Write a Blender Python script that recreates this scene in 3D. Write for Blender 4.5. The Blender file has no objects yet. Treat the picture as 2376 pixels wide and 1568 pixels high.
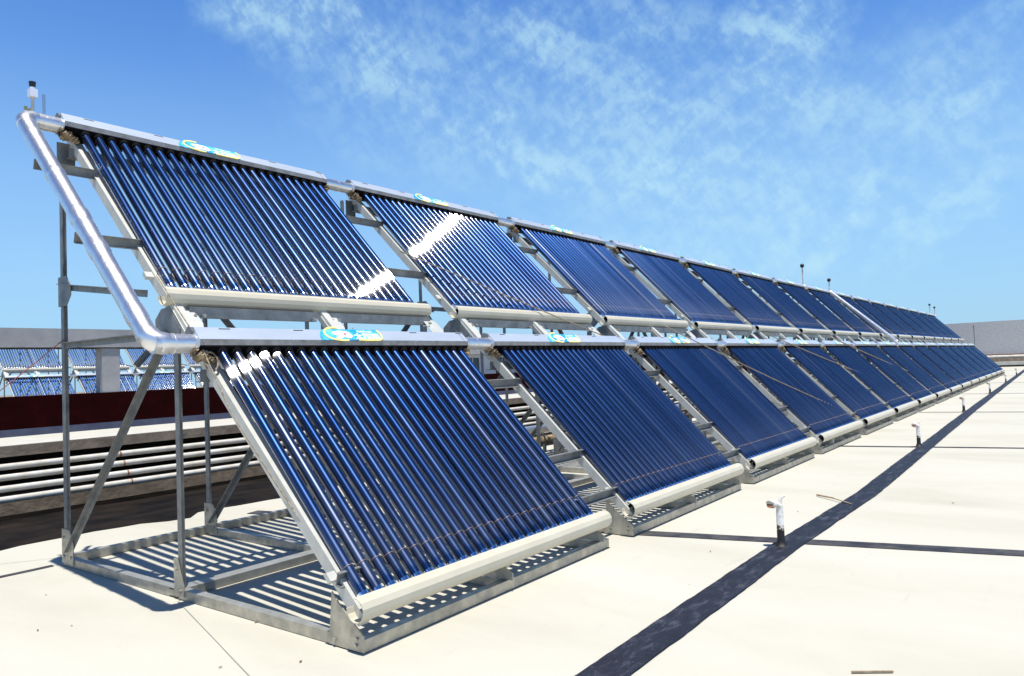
import bpy, math, random
from mathutils import Vector, Matrix
random.seed(7)
R = math.radians
scene = bpy.context.scene
COL = scene.collection

# ------------------------------------------------------------------ camera
cam_d = bpy.data.cameras.new("camera")
cam = bpy.data.objects.new("camera", cam_d)
COL.objects.link(cam)
yaw, pit, rol = R(36.94), R(2.32), R(-2.28)
F = Vector((math.cos(yaw)*math.cos(pit), math.sin(yaw)*math.cos(pit), math.sin(pit)))
Rt = Vector((math.sin(yaw), -math.cos(yaw), 0.0))
Up = Rt.cross(F)
R2 = Rt*math.cos(rol) + Up*math.sin(rol)
U2 = -Rt*math.sin(rol) + Up*math.cos(rol)
cam.matrix_world = Matrix(((R2.x, U2.x, -F.x, -1.948), (R2.y, U2.y, -F.y, -2.237),
                           (R2.z, U2.z, -F.z, 1.079), (0, 0, 0, 1)))
cam_d.sensor_width = 36.0
cam_d.lens = 36.0*1717.4/2375.0
cam_d.clip_start = 0.05
cam_d.clip_end = 5000
scene.camera = cam

# ------------------------------------------------------------------ light
SUN = Vector((-0.118, -0.168, 0.979)).normalized()
SUN_EL = math.asin(SUN.z)
SUN_ROT = math.atan2(SUN.x, SUN.y)
sd = bpy.data.lights.new("sun", 'SUN')
sd.energy = 5.0
sd.angle = R(0.55)
sd.color = (1.0, 0.955, 0.87)
so = bpy.data.objects.new("sun", sd)
COL.objects.link(so)
so.rotation_euler = SUN.to_track_quat('Z', 'Y').to_euler()
scene.view_settings.view_transform = 'Standard'
scene.view_settings.look = 'None'
scene.view_settings.exposure = 0.34
scene.view_settings.gamma = 1.0
scene.view_settings.use_curve_mapping = False

# ---- node helpers
def math_node(nt, op, a, b=None, c=None, clamp=False):
    n = nt.nodes.new('ShaderNodeMath'); n.operation = op; n.use_clamp = clamp
    for i, v in enumerate((a, b, c)):
        if v is None: continue
        if isinstance(v, (int, float)): n.inputs[i].default_value = v
        else: nt.links.new(v, n.inputs[i])
    return n.outputs[0]
def noise(nt, vec, scale, detail=4, rough=0.55, dist=0.0, w=None):
    n = nt.nodes.new('ShaderNodeTexNoise')
    n.inputs['Scale'].default_value = scale; n.inputs['Detail'].default_value = detail
    n.inputs['Roughness'].default_value = rough; n.inputs['Distortion'].default_value = dist
    if vec is not None: nt.links.new(vec, n.inputs['Vector'])
    return n.outputs['Fac']
def ramp(nt, fac, stops, interp='LINEAR'):
    n = nt.nodes.new('ShaderNodeValToRGB'); n.color_ramp.interpolation = interp
    el = n.color_ramp.elements
    while len(el) < len(stops): el.new(0.5)
    for e, (p, c) in zip(el, stops):
        e.position = p; e.color = (c, c, c, 1) if isinstance(c, (int, float)) else (*c, 1)
    nt.links.new(fac, n.inputs[0])
    return n.outputs[0]
def mapping(nt, vec, loc=(0, 0, 0), rot=(0, 0, 0), sc=(1, 1, 1), typ='POINT'):
    n = nt.nodes.new('ShaderNodeMapping'); n.vector_type = typ
    n.inputs['Location'].default_value = loc; n.inputs['Rotation'].default_value = rot
    n.inputs['Scale'].default_value = sc
    nt.links.new(vec, n.inputs['Vector'])
    return n.outputs[0]
def mixc(nt, fac, a, b, blend='MIX'):
    n = nt.nodes.new('ShaderNodeMix'); n.data_type = 'RGBA'; n.blend_type = blend
    for s, v in ((n.inputs[0], fac), (n.inputs[6], a), (n.inputs[7], b)):
        if isinstance(v, (int, float)): s.default_value = v
        elif isinstance(v, tuple): s.default_value = (*v, 1)
        else: nt.links.new(v, s)
    return n.outputs[2]

# ------------------------------------------------------------------ sky
world = bpy.data.worlds.new("World")
scene.world = world
world.use_nodes = True
nt = world.node_tree
nt.nodes.clear()
out = nt.nodes.new('ShaderNodeOutputWorld')
bg = nt.nodes.new('ShaderNodeBackground')
nt.links.new(bg.outputs[0], out.inputs[0])
sky = nt.nodes.new('ShaderNodeTexSky')
sky.sky_type = 'NISHITA'
sky.sun_disc = False
sky.sun_elevation = SUN_EL
sky.sun_rotation = SUN_ROT
sky.air_density = 1.0
sky.dust_density = 0.6
sky.ozone_density = 1.5
bg.inputs[1].default_value = 0.12
tc = nt.nodes.new('ShaderNodeTexCoord')
sep = nt.nodes.new('ShaderNodeSeparateXYZ')
nt.links.new(tc.outputs['Generated'], sep.inputs[0])
az = math_node(nt, 'DEGREES', math_node(nt, 'ARCTAN2', sep.outputs[1], sep.outputs[0])) if False else \
     math_node(nt, 'MULTIPLY', math_node(nt, 'ARCTAN2', sep.outputs[1], sep.outputs[0]), 57.2958)
el = math_node(nt, 'MULTIPLY', math_node(nt, 'ARCSINE', sep.outputs[2]), 57.2958)
comb = nt.nodes.new('ShaderNodeCombineXYZ')
nt.links.new(az, comb.inputs[0]); nt.links.new(el, comb.inputs[1])
P = comb.outputs[0]
# cirrus patches: azimuth, elevation, radii, tilt, weight (all in degrees on the sky)
blobs = [(42, 21, 19, 9, 18, .50), (24, 15, 20, 11, 25, .62), (8, 15, 13, 9, -20, .55), (26, 24, 14, 5, 5, .5), (52, 25.5, 10, 4.6, 15, .8), (46, 22.5, 7, 3.4, 20, .72), (34, 24.0, 7, 4.2, 10, .70), (30.5, 21.8, 5, 2.4, 20, .62),
         (39.5, 18.2, 7, 2.6, 28, .85), (33, 16, 8, 3.0, 28, .72), (25.5, 13.2, 9, 4.4, 25, .75), (26, 20, 7, 4, 25, .6),
         (16, 22.5, 6, 3.6, 10, .74), (17.2, 19.8, 4.5, 2.0, 8, .70), (14, 18.3, 6, 3.4, 15, .62), (18, 12, 6, 4, 35, .6),
         (11, 10, 9, 2.2, -48, .8), (6, 9, 9, 1.8, -40, .6), (16, 9, 8, 2.6, -65, .6), (4.5, 16, 6, 1.8, -18, .65), (2, 13, 5, 2.0, -15, .5), (3, 21, 5, 2.2, -10, .4),
         (23, 8, 14, 3.4, 5, .5), (62, 8, 12, 3, 0, .22), (-20, 18, 20, 6, 10, .5), (110, 20, 20, 7, 0, .4)]
warp = nt.nodes.new('ShaderNodeTexNoise'); warp.inputs['Scale'].default_value = 0.13; warp.inputs['Detail'].default_value = 3
nt.links.new(P, warp.inputs['Vector'])
wsub = nt.nodes.new('ShaderNodeVectorMath'); wsub.operation = 'MULTIPLY_ADD'
nt.links.new(warp.outputs['Color'], wsub.inputs[0]); wsub.inputs[1].default_value = (9, 6, 0); 
wadd = nt.nodes.new('ShaderNodeVectorMath'); wadd.operation = 'ADD'; wadd.inputs[1].default_value = (-4.5, -3.0, 0)
nt.links.new(P, wadd.inputs[0]); nt.links.new(wadd.outputs[0], wsub.inputs[2])
PW = wsub.outputs[0]
wn = nt.nodes.new('ShaderNodeTexNoise'); wn.inputs['Scale'].default_value = .7; wn.inputs['Detail'].default_value = 5
nt.links.new(P, wn.inputs['Vector'])
wm = nt.nodes.new('ShaderNodeVectorMath'); wm.operation = 'MULTIPLY_ADD'; wm.inputs[1].default_value = (4.5, 2.6, 0)
nt.links.new(wn.outputs['Color'], wm.inputs[0]); nt.links.new(PW, wm.inputs[2])
PB = wm.outputs[0]
tot = None
for (a, e, ra, re, t, w) in blobs:
    m = mapping(nt, PB, (a+2.2, e+1.3, 0), (0, 0, R(t)), (ra, re, 1), 'TEXTURE')
    g = nt.nodes.new('ShaderNodeTexGradient'); g.gradient_type = 'SPHERICAL'
    nt.links.new(m, g.inputs[0])
    v = math_node(nt, 'MULTIPLY', math_node(nt, 'SMOOTH_MIN', g.outputs[1], 0.7, 0.4), w*1.35)
    tot = v if tot is None else math_node(nt, 'MAXIMUM', tot, v)
pf = nt.nodes.new('ShaderNodeVectorMath'); pf.operation = 'MULTIPLY_ADD'; pf.inputs[1].default_value = (2.4, 1.6, 0)
nt.links.new(warp.outputs['Color'], pf.inputs[0]); nt.links.new(P, pf.inputs[2])
PF = pf.outputs[0]
st = mapping(nt, PF, (0, 0, 0), (0, 0, R(28)), (6.0, 2.2, 1), 'TEXTURE')
n1 = noise(nt, st, 1.0, 5, 0.52, 0.3)
fib = noise(nt, mapping(nt, PF, (3, 1, 0), (0, 0, R(-34)), (3.2, 1.0, 1), 'TEXTURE'), 1.2, 4, 0.5, 0.5)
pat = noise(nt, mapping(nt, P, (0, 0, 0), (0, 0, R(60)), (1.5, 1.0, 1), 'TEXTURE'), 1.1, 8, 0.66, 0.0)
nn = math_node(nt, 'ADD', math_node(nt, 'MULTIPLY', n1, 0.38), math_node(nt, 'ADD', math_node(nt, 'MULTIPLY', fib, 0.22), math_node(nt, 'MULTIPLY', pat, 0.40)))
fine = ramp(nt, nn, [(0.39, 0.02), (0.48, 0.30), (0.55, 0.68), (0.66, 1.0)])
soft = ramp(nt, tot, [(0.0, 0.0), (0.12, 0.07), (0.35, 0.36), (0.65, 0.78), (1.0, 1.0)], 'LINEAR')
cl = math_node(nt, 'MULTIPLY', soft, math_node(nt, 'ADD', math_node(nt, 'MULTIPLY', fine, 0.80), 0.10), clamp=True)
# pale band of air toward the horizon is part of the sky itself
hz = ramp(nt, math_node(nt, 'DIVIDE', el, 40.0), [(0.0, 1.0), (0.28, 0.62), (0.55, 0.2), (0.9, 0.0)])
skyc = mixc(nt, 1.0, sky.outputs[0], (0.46, 0.87, 1.30), 'MULTIPLY')
deep = ramp(nt, math_node(nt, 'DIVIDE', el, 40.0), [(0.35, (1, 1, 1)), (0.68, (.56, .77, .96))])
skyc = mixc(nt, 1.0, skyc, deep, 'MULTIPLY')
skyc = mixc(nt, math_node(nt, 'MULTIPLY', hz, 0.85), skyc, (2.75, 4.35, 5.75))
skyc = mixc(nt, cl, skyc, (3.7, 5.7, 6.3))
zen = ramp(nt, math_node(nt, 'DIVIDE', el, 90.0), [(0.0, 1.0), (0.30, 1.0), (0.40, 0.50), (1.0, 0.28)])  # sky dimmed overhead, above the view, so roof shadows come out deeper
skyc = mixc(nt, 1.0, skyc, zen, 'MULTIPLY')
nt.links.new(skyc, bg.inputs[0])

# ------------------------------------------------------------------ materials
def principled(name, col, rough=0.5, metal=0.0, **kw):
    m = bpy.data.materials.new(name); m.use_nodes = True
    b = m.node_tree.nodes['Principled BSDF']
    b.inputs['Base Color'].default_value = (*col, 1)
    b.inputs['Roughness'].default_value = rough
    b.inputs['Metallic'].default_value = metal
    for k, v in kw.items(): b.inputs[k.replace('_', ' ')].default_value = v
    return m
def vary(m, col_a, col_b, scale, detail=5, lo=0.35, hi=0.65, bump=0.0, bscale=None, stretch=(1, 1, 1), rlo=None, rhi=None):
    nt = m.node_tree; b = nt.nodes['Principled BSDF']
    tc = nt.nodes.new('ShaderNodeTexCoord')
    g = nt.nodes.new('ShaderNodeNewGeometry')
    mp = mapping(nt, g.outputs['Position'], sc=stretch)
    f = noise(nt, mp, scale, detail, 0.6)
    c = ramp(nt, f, [(lo, col_a), (hi, col_b)])
    nt.links.new(c, b.inputs['Base Color'])
    if rlo is not None:
        nt.links.new(ramp(nt, f, [(lo, rlo), (hi, rhi)]), b.inputs['Roughness'])
    if bump:
        bn = nt.nodes.new('ShaderNodeBump'); bn.inputs['Strength'].default_value = bump
        bn.inputs['Distance'].default_value = 0.02
        nt.links.new(noise(nt, g.outputs['Position'], bscale or scale*3, 5, 0.6), bn.inputs['Height'])
        nt.links.new(bn.outputs[0], b.inputs['Normal'])
    return m

M = {}
# cream roof coating: mottled, faint dirt, soft wrinkles
m = principled('roof_coating', (.8, .77, .66), 0.75); nt = m.node_tree; b = nt.nodes['Principled BSDF']
g = nt.nodes.new('ShaderNodeNewGeometry'); pos = g.outputs['Position']
f1 = noise(nt, mapping(nt, pos, sc=(1, .35, 1)), 1.1, 7, 0.6, 0.5)
c = ramp(nt, f1, [(0.3, (.435, .415, .345)), (0.5, (.49, .472, .40)), (0.72, (.515, .50, .44))])
f2 = noise(nt, pos, 9, 8, 0.7)
c = mixc(nt, ramp(nt, f2, [(0.60, 0.0), (0.78, 0.22)]), c, (.33, .29, .21))
f3 = noise(nt, mapping(nt, pos, sc=(2.2, 14, 1)), 1.0, 4, 0.6)
f3b = noise(nt, pos, 0.7, 3, 0.5)
c = mixc(nt, math_node(nt, 'MULTIPLY', ramp(nt, f3, [(0.62, 0.0), (0.75, 0.5)]), ramp(nt, f3b, [(.5, 0.), (.62, 1.)])), c, (.33, .33, .30))
vo = nt.nodes.new('ShaderNodeTexVoronoi'); vo.inputs['Scale'].default_value = 3.0; vo.inputs['Randomness'].default_value = 1
nt.links.new(mapping(nt, pos, sc=(1, 1, 0.01)), vo.inputs['Vector'])
c = mixc(nt, ramp(nt, vo.outputs['Distance'], [(0.012, 0.5), (0.022, 0.0)]), c, (.20, .14, .09))
nt.links.new(c, b.inputs['Base Color'])
bn = nt.nodes.new('ShaderNodeBump'); bn.inputs['Strength'].default_value = 0.24; bn.inputs['Distance'].default_value = 0.02
hh = math_node(nt, 'ADD', noise(nt, mapping(nt, pos, sc=(1, .3, 1)), 3.2, 3, 0.5), math_node(nt, 'MULTIPLY', noise(nt, pos, 40, 4, 0.6), 0.12))
nt.links.new(hh, bn.inputs['Height']); nt.links.new(bn.outputs[0], b.inputs['Normal'])
M['roof'] = m
# tar strips: blue-black bitumen with pale scuffs
m = principled('tar', (.02, .023, .035), 0.55); nt = m.node_tree; b = nt.nodes['Principled BSDF']
g = nt.nodes.new('ShaderNodeNewGeometry'); pos = g.outputs['Position']
f1 = noise(nt, mapping(nt, pos, sc=(4, 11, 1)), 1.5, 8, 0.7, 0.3)
c = ramp(nt, f1, [(0.36, (.003, .004, .010)), (0.52, (.007, .009, .019)), (0.70, (.075, .08, .105))])
f2 = noise(nt, pos, 30, 5, 0.7)
c = mixc(nt, ramp(nt, f2, [(0.6, 0.0), (0.78, 0.5)]), c, (.15, .145, .15))
nt.links.new(c, b.inputs['Base Color'])
bn = nt.nodes.new('ShaderNodeBump'); bn.inputs['Strength'].default_value = 0.5; bn.inputs['Distance'].default_value = 0.01
nt.links.new(noise(nt, pos, 60, 4, 0.7), bn.inputs['Height']); nt.links.new(bn.outputs[0], b.inputs['Normal'])
M['tar'] = m
M['joint_tar'] = vary(principled('joint_tar', (.06, .06, .075), 0.7), (.014, .016, .026), (.08, .075, .075), 7, 7, .38, .68, 0.3, 40)
M['seam'] = principled('seam_line', (.40, .385, .33), 0.8)
M['bitumen'] = vary(principled('bitumen', (.012, .01, .009), 0.95, Specular_IOR_Level=0.1), (.004, .0035, .0035), (.022, .016, .012), 2.2, 8, .38, .68, 0.5, 8)
M['galv'] = vary(principled('galvanised_steel', (.5, .51, .49), 0.42, 0.55), (.33, .315, .275), (.52, .495, .42), 14, 6, .32, .68, 0.1, 80, rlo=.5, rhi=.34)
M['galv_dull'] = vary(principled('shaded_galvanised', (.3, .31, .31), 0.5, 0.5), (.15, .16, .165), (.30, .305, .30), 11, 6, .3, .7, 0.1, 80)  # darker copy of the steel, shade of upright faces put into its colour
M['galv_light'] = vary(principled('sunlit_galvanised', (.6, .6, .55), 0.5, 0.1), (.50, .50, .455), (.62, .61, .56), 12, 5, .3, .7)  # sunlit tone painted into the steel of the slanted beams
M['zinc_plate'] = vary(principled('zinc_plate', (.7, .7, .66), 0.5, 0.2), (.52, .52, .48), (.62, .62, .58), 12, 5, .3, .7)
M['bolt'] = principled('bolt_steel', (.5, .48, .42), 0.35, 0.8)
M['foil'] = vary(principled('foil_jacket', (.85, .87, .9), 0.34, 0.92), (.74, .75, .78), (.86, .86, .86), 16, 5, .3, .7, 0.16, 18)
M['casing'] = vary(principled('aluminium_casing', (.62, .66, .70), 0.35, 0.35), (.50, .57, .66), (.60, .66, .74), 9, 6, .3, .7, 0.03, 50, (.3, 1, 1))  # sky-lit faces: the blue of the reflected sky is mixed into the colour
M['casing_low'] = vary(principled('shaded_casing_edge', (.3, .3, .3), 0.5, 0.3), (.22, .21, .20), (.40, .39, .38), 20, 6, .3, .7)  # darker copy of the casing, shade of its lower edge painted in
M['seal'] = principled('black_rubber', (.004, .004, .005), 0.9, Specular_IOR_Level=0.1)
M['wool'] = vary(principled('insulation_wool', (.42, .30, .17), 0.95), (.07, .045, .03), (.42, .32, .19), 30, 6, .36, .62, 0.9, 60)
M['trough'] = vary(principled('cream_trough', (.80, .77, .67), 0.42), (.52, .48, .375), (.58, .54, .43), 5, 6, .3, .7)
M['clip'] = principled('clip_steel', (.42, .30, .22), 0.45, 0.5)
M['mirror'] = principled('silvered_tip', (.80, .80, .86), 0.12, 1.0)
M['maroon'] = vary(principled('maroon_paint', (.075, .008, .008), 0.9, Specular_IOR_Level=0.05), (.008, .0004, .0006), (.020, .0012, .0016), 5, 5, .3, .7)
M['bluegrey'] = vary(principled('bluegrey_paint', (.2, .24, .34), 0.7), (.035, .045, .095), (.07, .085, .14), 4, 5, .3, .7)
M['concrete'] = vary(principled('grey_concrete', (.3, .3, .3), 0.85), (.30, .30, .31), (.40, .40, .40), 4, 7, .3, .7, .15, 20)
M['concrete_brown'] = vary(principled('stained_concrete', (.3, .25, .2), 0.85), (.16, .125, .09), (.32, .26, .20), 5, 8, .32, .68, .3, 20)
M['whitewash'] = vary(principled('whitewashed_slab', (.8, .78, .7), 0.7), (.46, .45, .39), (.54, .53, .48), 4, 6, .3, .7)
M['pipe_white'] = vary(principled('white_pipe', (.75, .74, .70), 0.45), (.50, .46, .38), (.62, .61, .57), 6, 6, .35, .6)
M['dark'] = principled('dark_recess', (.012, .010, .010), 0.9)  # near-black, shade of recess and beam underside put into the colour
M['farwall'] = vary(principled('roughcast_wall', (.4, .4, .42), 0.95), (.40, .40, .41), (.50, .50, .495), 12, 8, .3, .7, .4, 8)
M['white_house'] = vary(principled('white_house_wall', (.75, .75, .76), 0.8), (.5, .5, .52), (.58, .58, .58), 1, 4, .3, .7)
M['window_glass'] = principled('dark_window', (.015, .018, .025), 0.08)
M['black'] = principled('black_plastic', (.01, .01, .012), 0.4)
M['frost'] = principled('frosted_plastic', (.72, .76, .85), 0.25, 0.0)
M['sight'] = principled('sight_glass', (.20, .30, .45), 0.2)
M['brass'] = principled('brass', (.55, .42, .18), 0.3, 0.9)
M['rust'] = vary(principled('rust', (.25, .10, .045), 0.8), (.14, .05, .025), (.38, .17, .08), 30, 4)
M['grit'] = principled('grit', (.17, .12, .08), 0.9)
M['rope'] = vary(principled('rope', (.30, .22, .13), 0.9), (.16, .12, .08), (.42, .34, .24), 60, 4)
M['redwire'] = principled('red_wire', (.35, .10, .05), 0.7)
M['wood'] = vary(principled('weathered_wood', (.35, .28, .18), 0.9), (.22, .16, .10), (.48, .38, .26), 20, 5)
M['plate_teal'] = vary(principled('plate_blue', (.03, .34, .62), 0.35), (.02, .33, .62), (.16, .62, .72), 9, 3, .42, .60)
M['plate_yellow'] = principled('plate_yellow', (.92, .78, .25), 0.4)
M['plate_white'] = principled('plate_white', (.92, .95, .95), 0.4)
M['plate_red'] = principled('plate_red', (.65, .03, .16), 0.4)
M['vent_paint'] = principled('vent_paint', (.8, .79, .74), 0.6)
# vent posts: white paint above, ragged tar below
nt = M['vent_paint'].node_tree; b = nt.nodes['Principled BSDF']
tcn = nt.nodes.new('ShaderNodeTexCoord'); sp = nt.nodes.new('ShaderNodeSeparateXYZ')
nt.links.new(tcn.outputs['Object'], sp.inputs[0])
hh = math_node(nt, 'ADD', sp.outputs[2], math_node(nt, 'MULTIPLY', math_node(nt, 'SUBTRACT', noise(nt, tcn.outputs['Object'], 28, 3, 0.6), 0.5), 0.16))
c = ramp(nt, hh, [(0.128, (.006, .006, .007)), (0.14, (.42, .36, .28)), (0.16, (.80, .79, .75))])
c = mixc(nt, ramp(nt, noise(nt, tcn.outputs['Object'], 22, 4, 0.7), [(.55, 0.), (.66, .7)]), c, (.25, .22, .18))
c = mixc(nt, ramp(nt, hh, [(0.118, 1.0), (0.132, 0.0)]), c, (.006, .006, .007))
nt.links.new(c, b.inputs['Base Color'])
# evacuated glass tubes: selective blue coating seen through clear glass
m = principled('glass_tube', (.02, .085, .33), 0.35, 1.0, Coat_Weight=1.0, Coat_Roughness=0.06, Coat_IOR=1.5)
nt = m.node_tree; b = nt.nodes['Principled BSDF']
oi = nt.nodes.new('ShaderNodeObjectInfo')
c = ramp(nt, oi.outputs['Random'], [(0.0, (.005, .017, .068)), (0.3, (.008, .028, .105)), (0.8, (.015, .040, .125)), (0.95, (.028, .054, .14)), (1.0, (.075, .095, .16))])
tcn = nt.nodes.new('ShaderNodeTexCoord'); sp = nt.nodes.new('ShaderNodeSeparateXYZ')
nt.links.new(tcn.outputs['Object'], sp.inputs[0])
# roof dust settled on the lower third of each tube
dn = math_node(nt, 'ADD', sp.outputs[1], math_node(nt, 'MULTIPLY', noise(nt, tcn.outputs['Object'], 9, 5, 0.7), 0.25))
dust = ramp(nt, dn, [(0.14, 0.0), (0.20, 0.10), (0.55, 0.02), (1.0, 0.0)])
c = mixc(nt, dust, c, (.42, .45, .50))
nt.links.new(c, b.inputs['Base Color'])
nt.links.new(ramp(nt, dust, [(0.0, 0.33), (0.25, 0.45)]), b.inputs['Roughness'])
# outer glass: thin pale reflection, sharp along the tube, spread round it
gl = nt.nodes.new('ShaderNodeBsdfAnisotropic'); gl.inputs['Color'].default_value = (1, 1, 1, 1)
gl.inputs['Roughness'].default_value = 0.20; gl.inputs['Anisotropy'].default_value = 0.97; gl.inputs['Rotation'].default_value = 0.25
tg = nt.nodes.new('ShaderNodeTangent'); tg.direction_type = 'RADIAL'; tg.axis = 'Y'
nt.links.new(tg.outputs[0], gl.inputs['Tangent'])
ms = nt.nodes.new('ShaderNodeMixShader'); ms.inputs[0].default_value = 0.075
nt.links.new(b.outputs[0], ms.inputs[1]); nt.links.new(gl.outputs[0], ms.inputs[2])
nt.links.new(ms.outputs[0], nt.nodes['Material Output'].inputs[0])
M['glass'] = m

# ------------------------------------------------------------------ mesh builder
class MB:
    def __init__(s): s.v = []; s.f = []; s.m = []; s.sm = []; s.mats = []
    def mat(s, name):
        if name not in s.mats: s.mats.append(name)
        return s.mats.index(name)
    def add(s, vs, fs, mat, smooth=False):
        o = len(s.v); k = s.mat(mat)
        s.v += [tuple(v) for v in vs]
        for f in fs: s.f.append([i+o for i in f]); s.m.append(k); s.sm.append(smooth)
    def box(s, a, b, mat):
        x0, y0, z0 = a; x1, y1, z1 = b
        s.add([(x0, y0, z0), (x1, y0, z0), (x1, y1, z0), (x0, y1, z0), (x0, y0, z1), (x1, y0, z1), (x1, y1, z1), (x0, y1, z1)],
              [(0, 3, 2, 1), (4, 5, 6, 7), (0, 1, 5, 4), (1, 2, 6, 5), (2, 3, 7, 6), (3, 0, 4, 7)], mat)
    def ext(s, a, b, prof, up, mat, smooth=False, caps=True):
        a = Vector(a); b = Vector(b); d = (b-a).normalized(); up = Vector(up)
        u = d.cross(up).normalized(); w = u.cross(d).normalized()
        n = len(prof)
        vs = [a+u*p+w*q for p, q in prof] + [b+u*p+w*q for p, q in prof]
        fs = [(i, (i+1) % n, n+(i+1) % n, n+i) for i in range(n)]
        s.add(vs, fs, mat, smooth)
        if caps: s.add(vs, [tuple(reversed(range(n))), tuple(range(n, 2*n))], mat)
    def tube(s, pts, r, mat, seg=12, caps=True, smooth=True):
        pts = [Vector(p) for p in pts]; rs = r if isinstance(r, (list, tuple)) else [r]*len(pts)
        vs = []; n = len(pts); ref = None
        for i, p in enumerate(pts):
            d = (pts[min(i+1, n-1)]-pts[max(i-1, 0)]).normalized()
            if ref is None: ref = Vector((0, 0, 1)) if abs(d.z) < .9 else Vector((0, 1, 0))
            u = d.cross(ref).normalized(); w = u.cross(d).normalized(); ref = w
            for k in range(seg):
                t = 2*math.pi*k/seg
                vs.append(p+(u*math.cos(t)+w*math.sin(t))*rs[i])
        fs = [(i*seg+k, i*seg+(k+1) % seg, (i+1)*seg+(k+1) % seg, (i+1)*seg+k) for i in range(n-1) for k in range(seg)]
        s.add(vs, fs, mat, smooth)
        if caps: s.add(vs, [tuple(reversed(range(seg))), tuple(range((n-1)*seg, n*seg))], mat)
    def lump(s, c, r, mat, amp=.3, seg=14, rings=9, seed=1):
        rnd = random.Random(seed); vs = []; fs = []
        for i in range(rings+1):
            t = math.pi*i/rings
            for k in range(seg):
                p = 2*math.pi*k/seg; q = 1+(rnd.random()-.5)*2*amp if 0 < i < rings else 1
                vs.append((c[0]+r[0]*q*math.sin(t)*math.cos(p), c[1]+r[1]*q*math.sin(t)*math.sin(p), c[2]+r[2]*q*math.cos(t)))
        for i in range(rings):
            for k in range(seg): fs.append((i*seg+k, (i+1)*seg+k, (i+1)*seg+(k+1) % seg, i*seg+(k+1) % seg))
        s.add(vs, fs, mat, amp < .05)
    def mesh(s, name):
        me = bpy.data.meshes.new(name); me.from_pydata(s.v, [], s.f)
        for k in s.mats: me.materials.append(M[k])
        me.polygons.foreach_set('material_index', s.m)
        me.polygons.foreach_set('use_smooth', s.sm)
        me.update(); return me
    def build(s, name, parent=None, loc=(0, 0, 0)):
        o = bpy.data.objects.new(name, s.mesh(name)); COL.objects.link(o); o.location = loc
        if parent is not None: o.parent = parent
        return o
def tag(o, label, cat, group=None):
    o['label'] = label; o['category'] = cat
    if group: o['group'] = group
    return o
def structure(o): o['kind'] = 'structure'; return o
def empty(name, loc=(0, 0, 0)):
    o = bpy.data.objects.new(name, None); COL.objects.link(o); o.location = loc; o.empty_display_size = .1
    return o
kids = {}
def children(o): return [c for c in bpy.data.objects if c.parent == o]
def copy_thing(src, kid_tree):
    r = src.copy(); COL.objects.link(r)
    def rec(par, tree):
        for ch, sub in tree:
            c = ch.copy(); COL.objects.link(c); c.parent = par; rec(c, sub)
    rec(r, kid_tree); return r
def tree_of(o):
    ch = children(o); return [(c, tree_of(c)) for c in ch]
def Lp(w, t=.005): return [(0, 0), (w, 0), (w, t), (t, t), (t, w), (0, w)]
def Cp(w, h, t=.005):      # channel: web along w axis, open along +u
    return [(0, 0), (h, 0), (h, t), (t, t), (t, w-t), (h, w-t), (h, w), (0, w)]
def rect(a, b, c, d): return [(a, b), (c, b), (c, d), (a, d)]

# ------------------------------------------------------------------ ground
PITCH = 2.2; NB = 16
rnd = random.Random(3)
# roof slab with irregular coated rear edge
mb = MB(); xs = []; x = -14.0
while x < 50.0:
    xs.append(x); x += 0.16 if x < 12 else 0.6
xs.append(50.0)
def edge_y(x):
    return 3.52+.03*math.sin(x*1.9+.4)+.02*math.sin(x*5.3)+.015*math.sin(x*13.7)-.17*math.exp(-((x-1.13)/.13)**4)-.02*x*.0
vs = []
for x in xs: vs += [(x, -16, 0), (x, edge_y(x), 0)]
fs = [(2*i, 2*i+2, 2*i+3, 2*i+1) for i in range(len(xs)-1)]
mb.add(vs, fs, 'roof')
structure(mb.build('roof_floor'))
# ground far below, reaching the horizon
mb = MB(); mb.add([(-900, -900, -9), (1400, -900, -9), (1400, 1200, -9), (-900, 1200, -9)], [(0, 1, 2, 3)], 'concrete_brown')
structure(mb.build('ground'))
# black bitumen valley behind the roof
mb = MB()
ys = [3.2, 4.0, 5.2, 6.3]
zs = [-.012, -.03, -.12, -.19]
gx = [-14+i*1.0 for i in range(65)]
vs = [(x, y, z+(.012*math.sin(x*3+y*2) if y > 3.9 else 0)) for y, z in zip(ys, zs) for x in gx]
n = len(gx)
mb.add(vs, [(j*n+i, j*n+i+1, (j+1)*n+i+1, (j+1)*n+i) for j in range(3) for i in range(n-1)], 'bitumen', True)
structure(mb.build('roof_gutter'))

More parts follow.
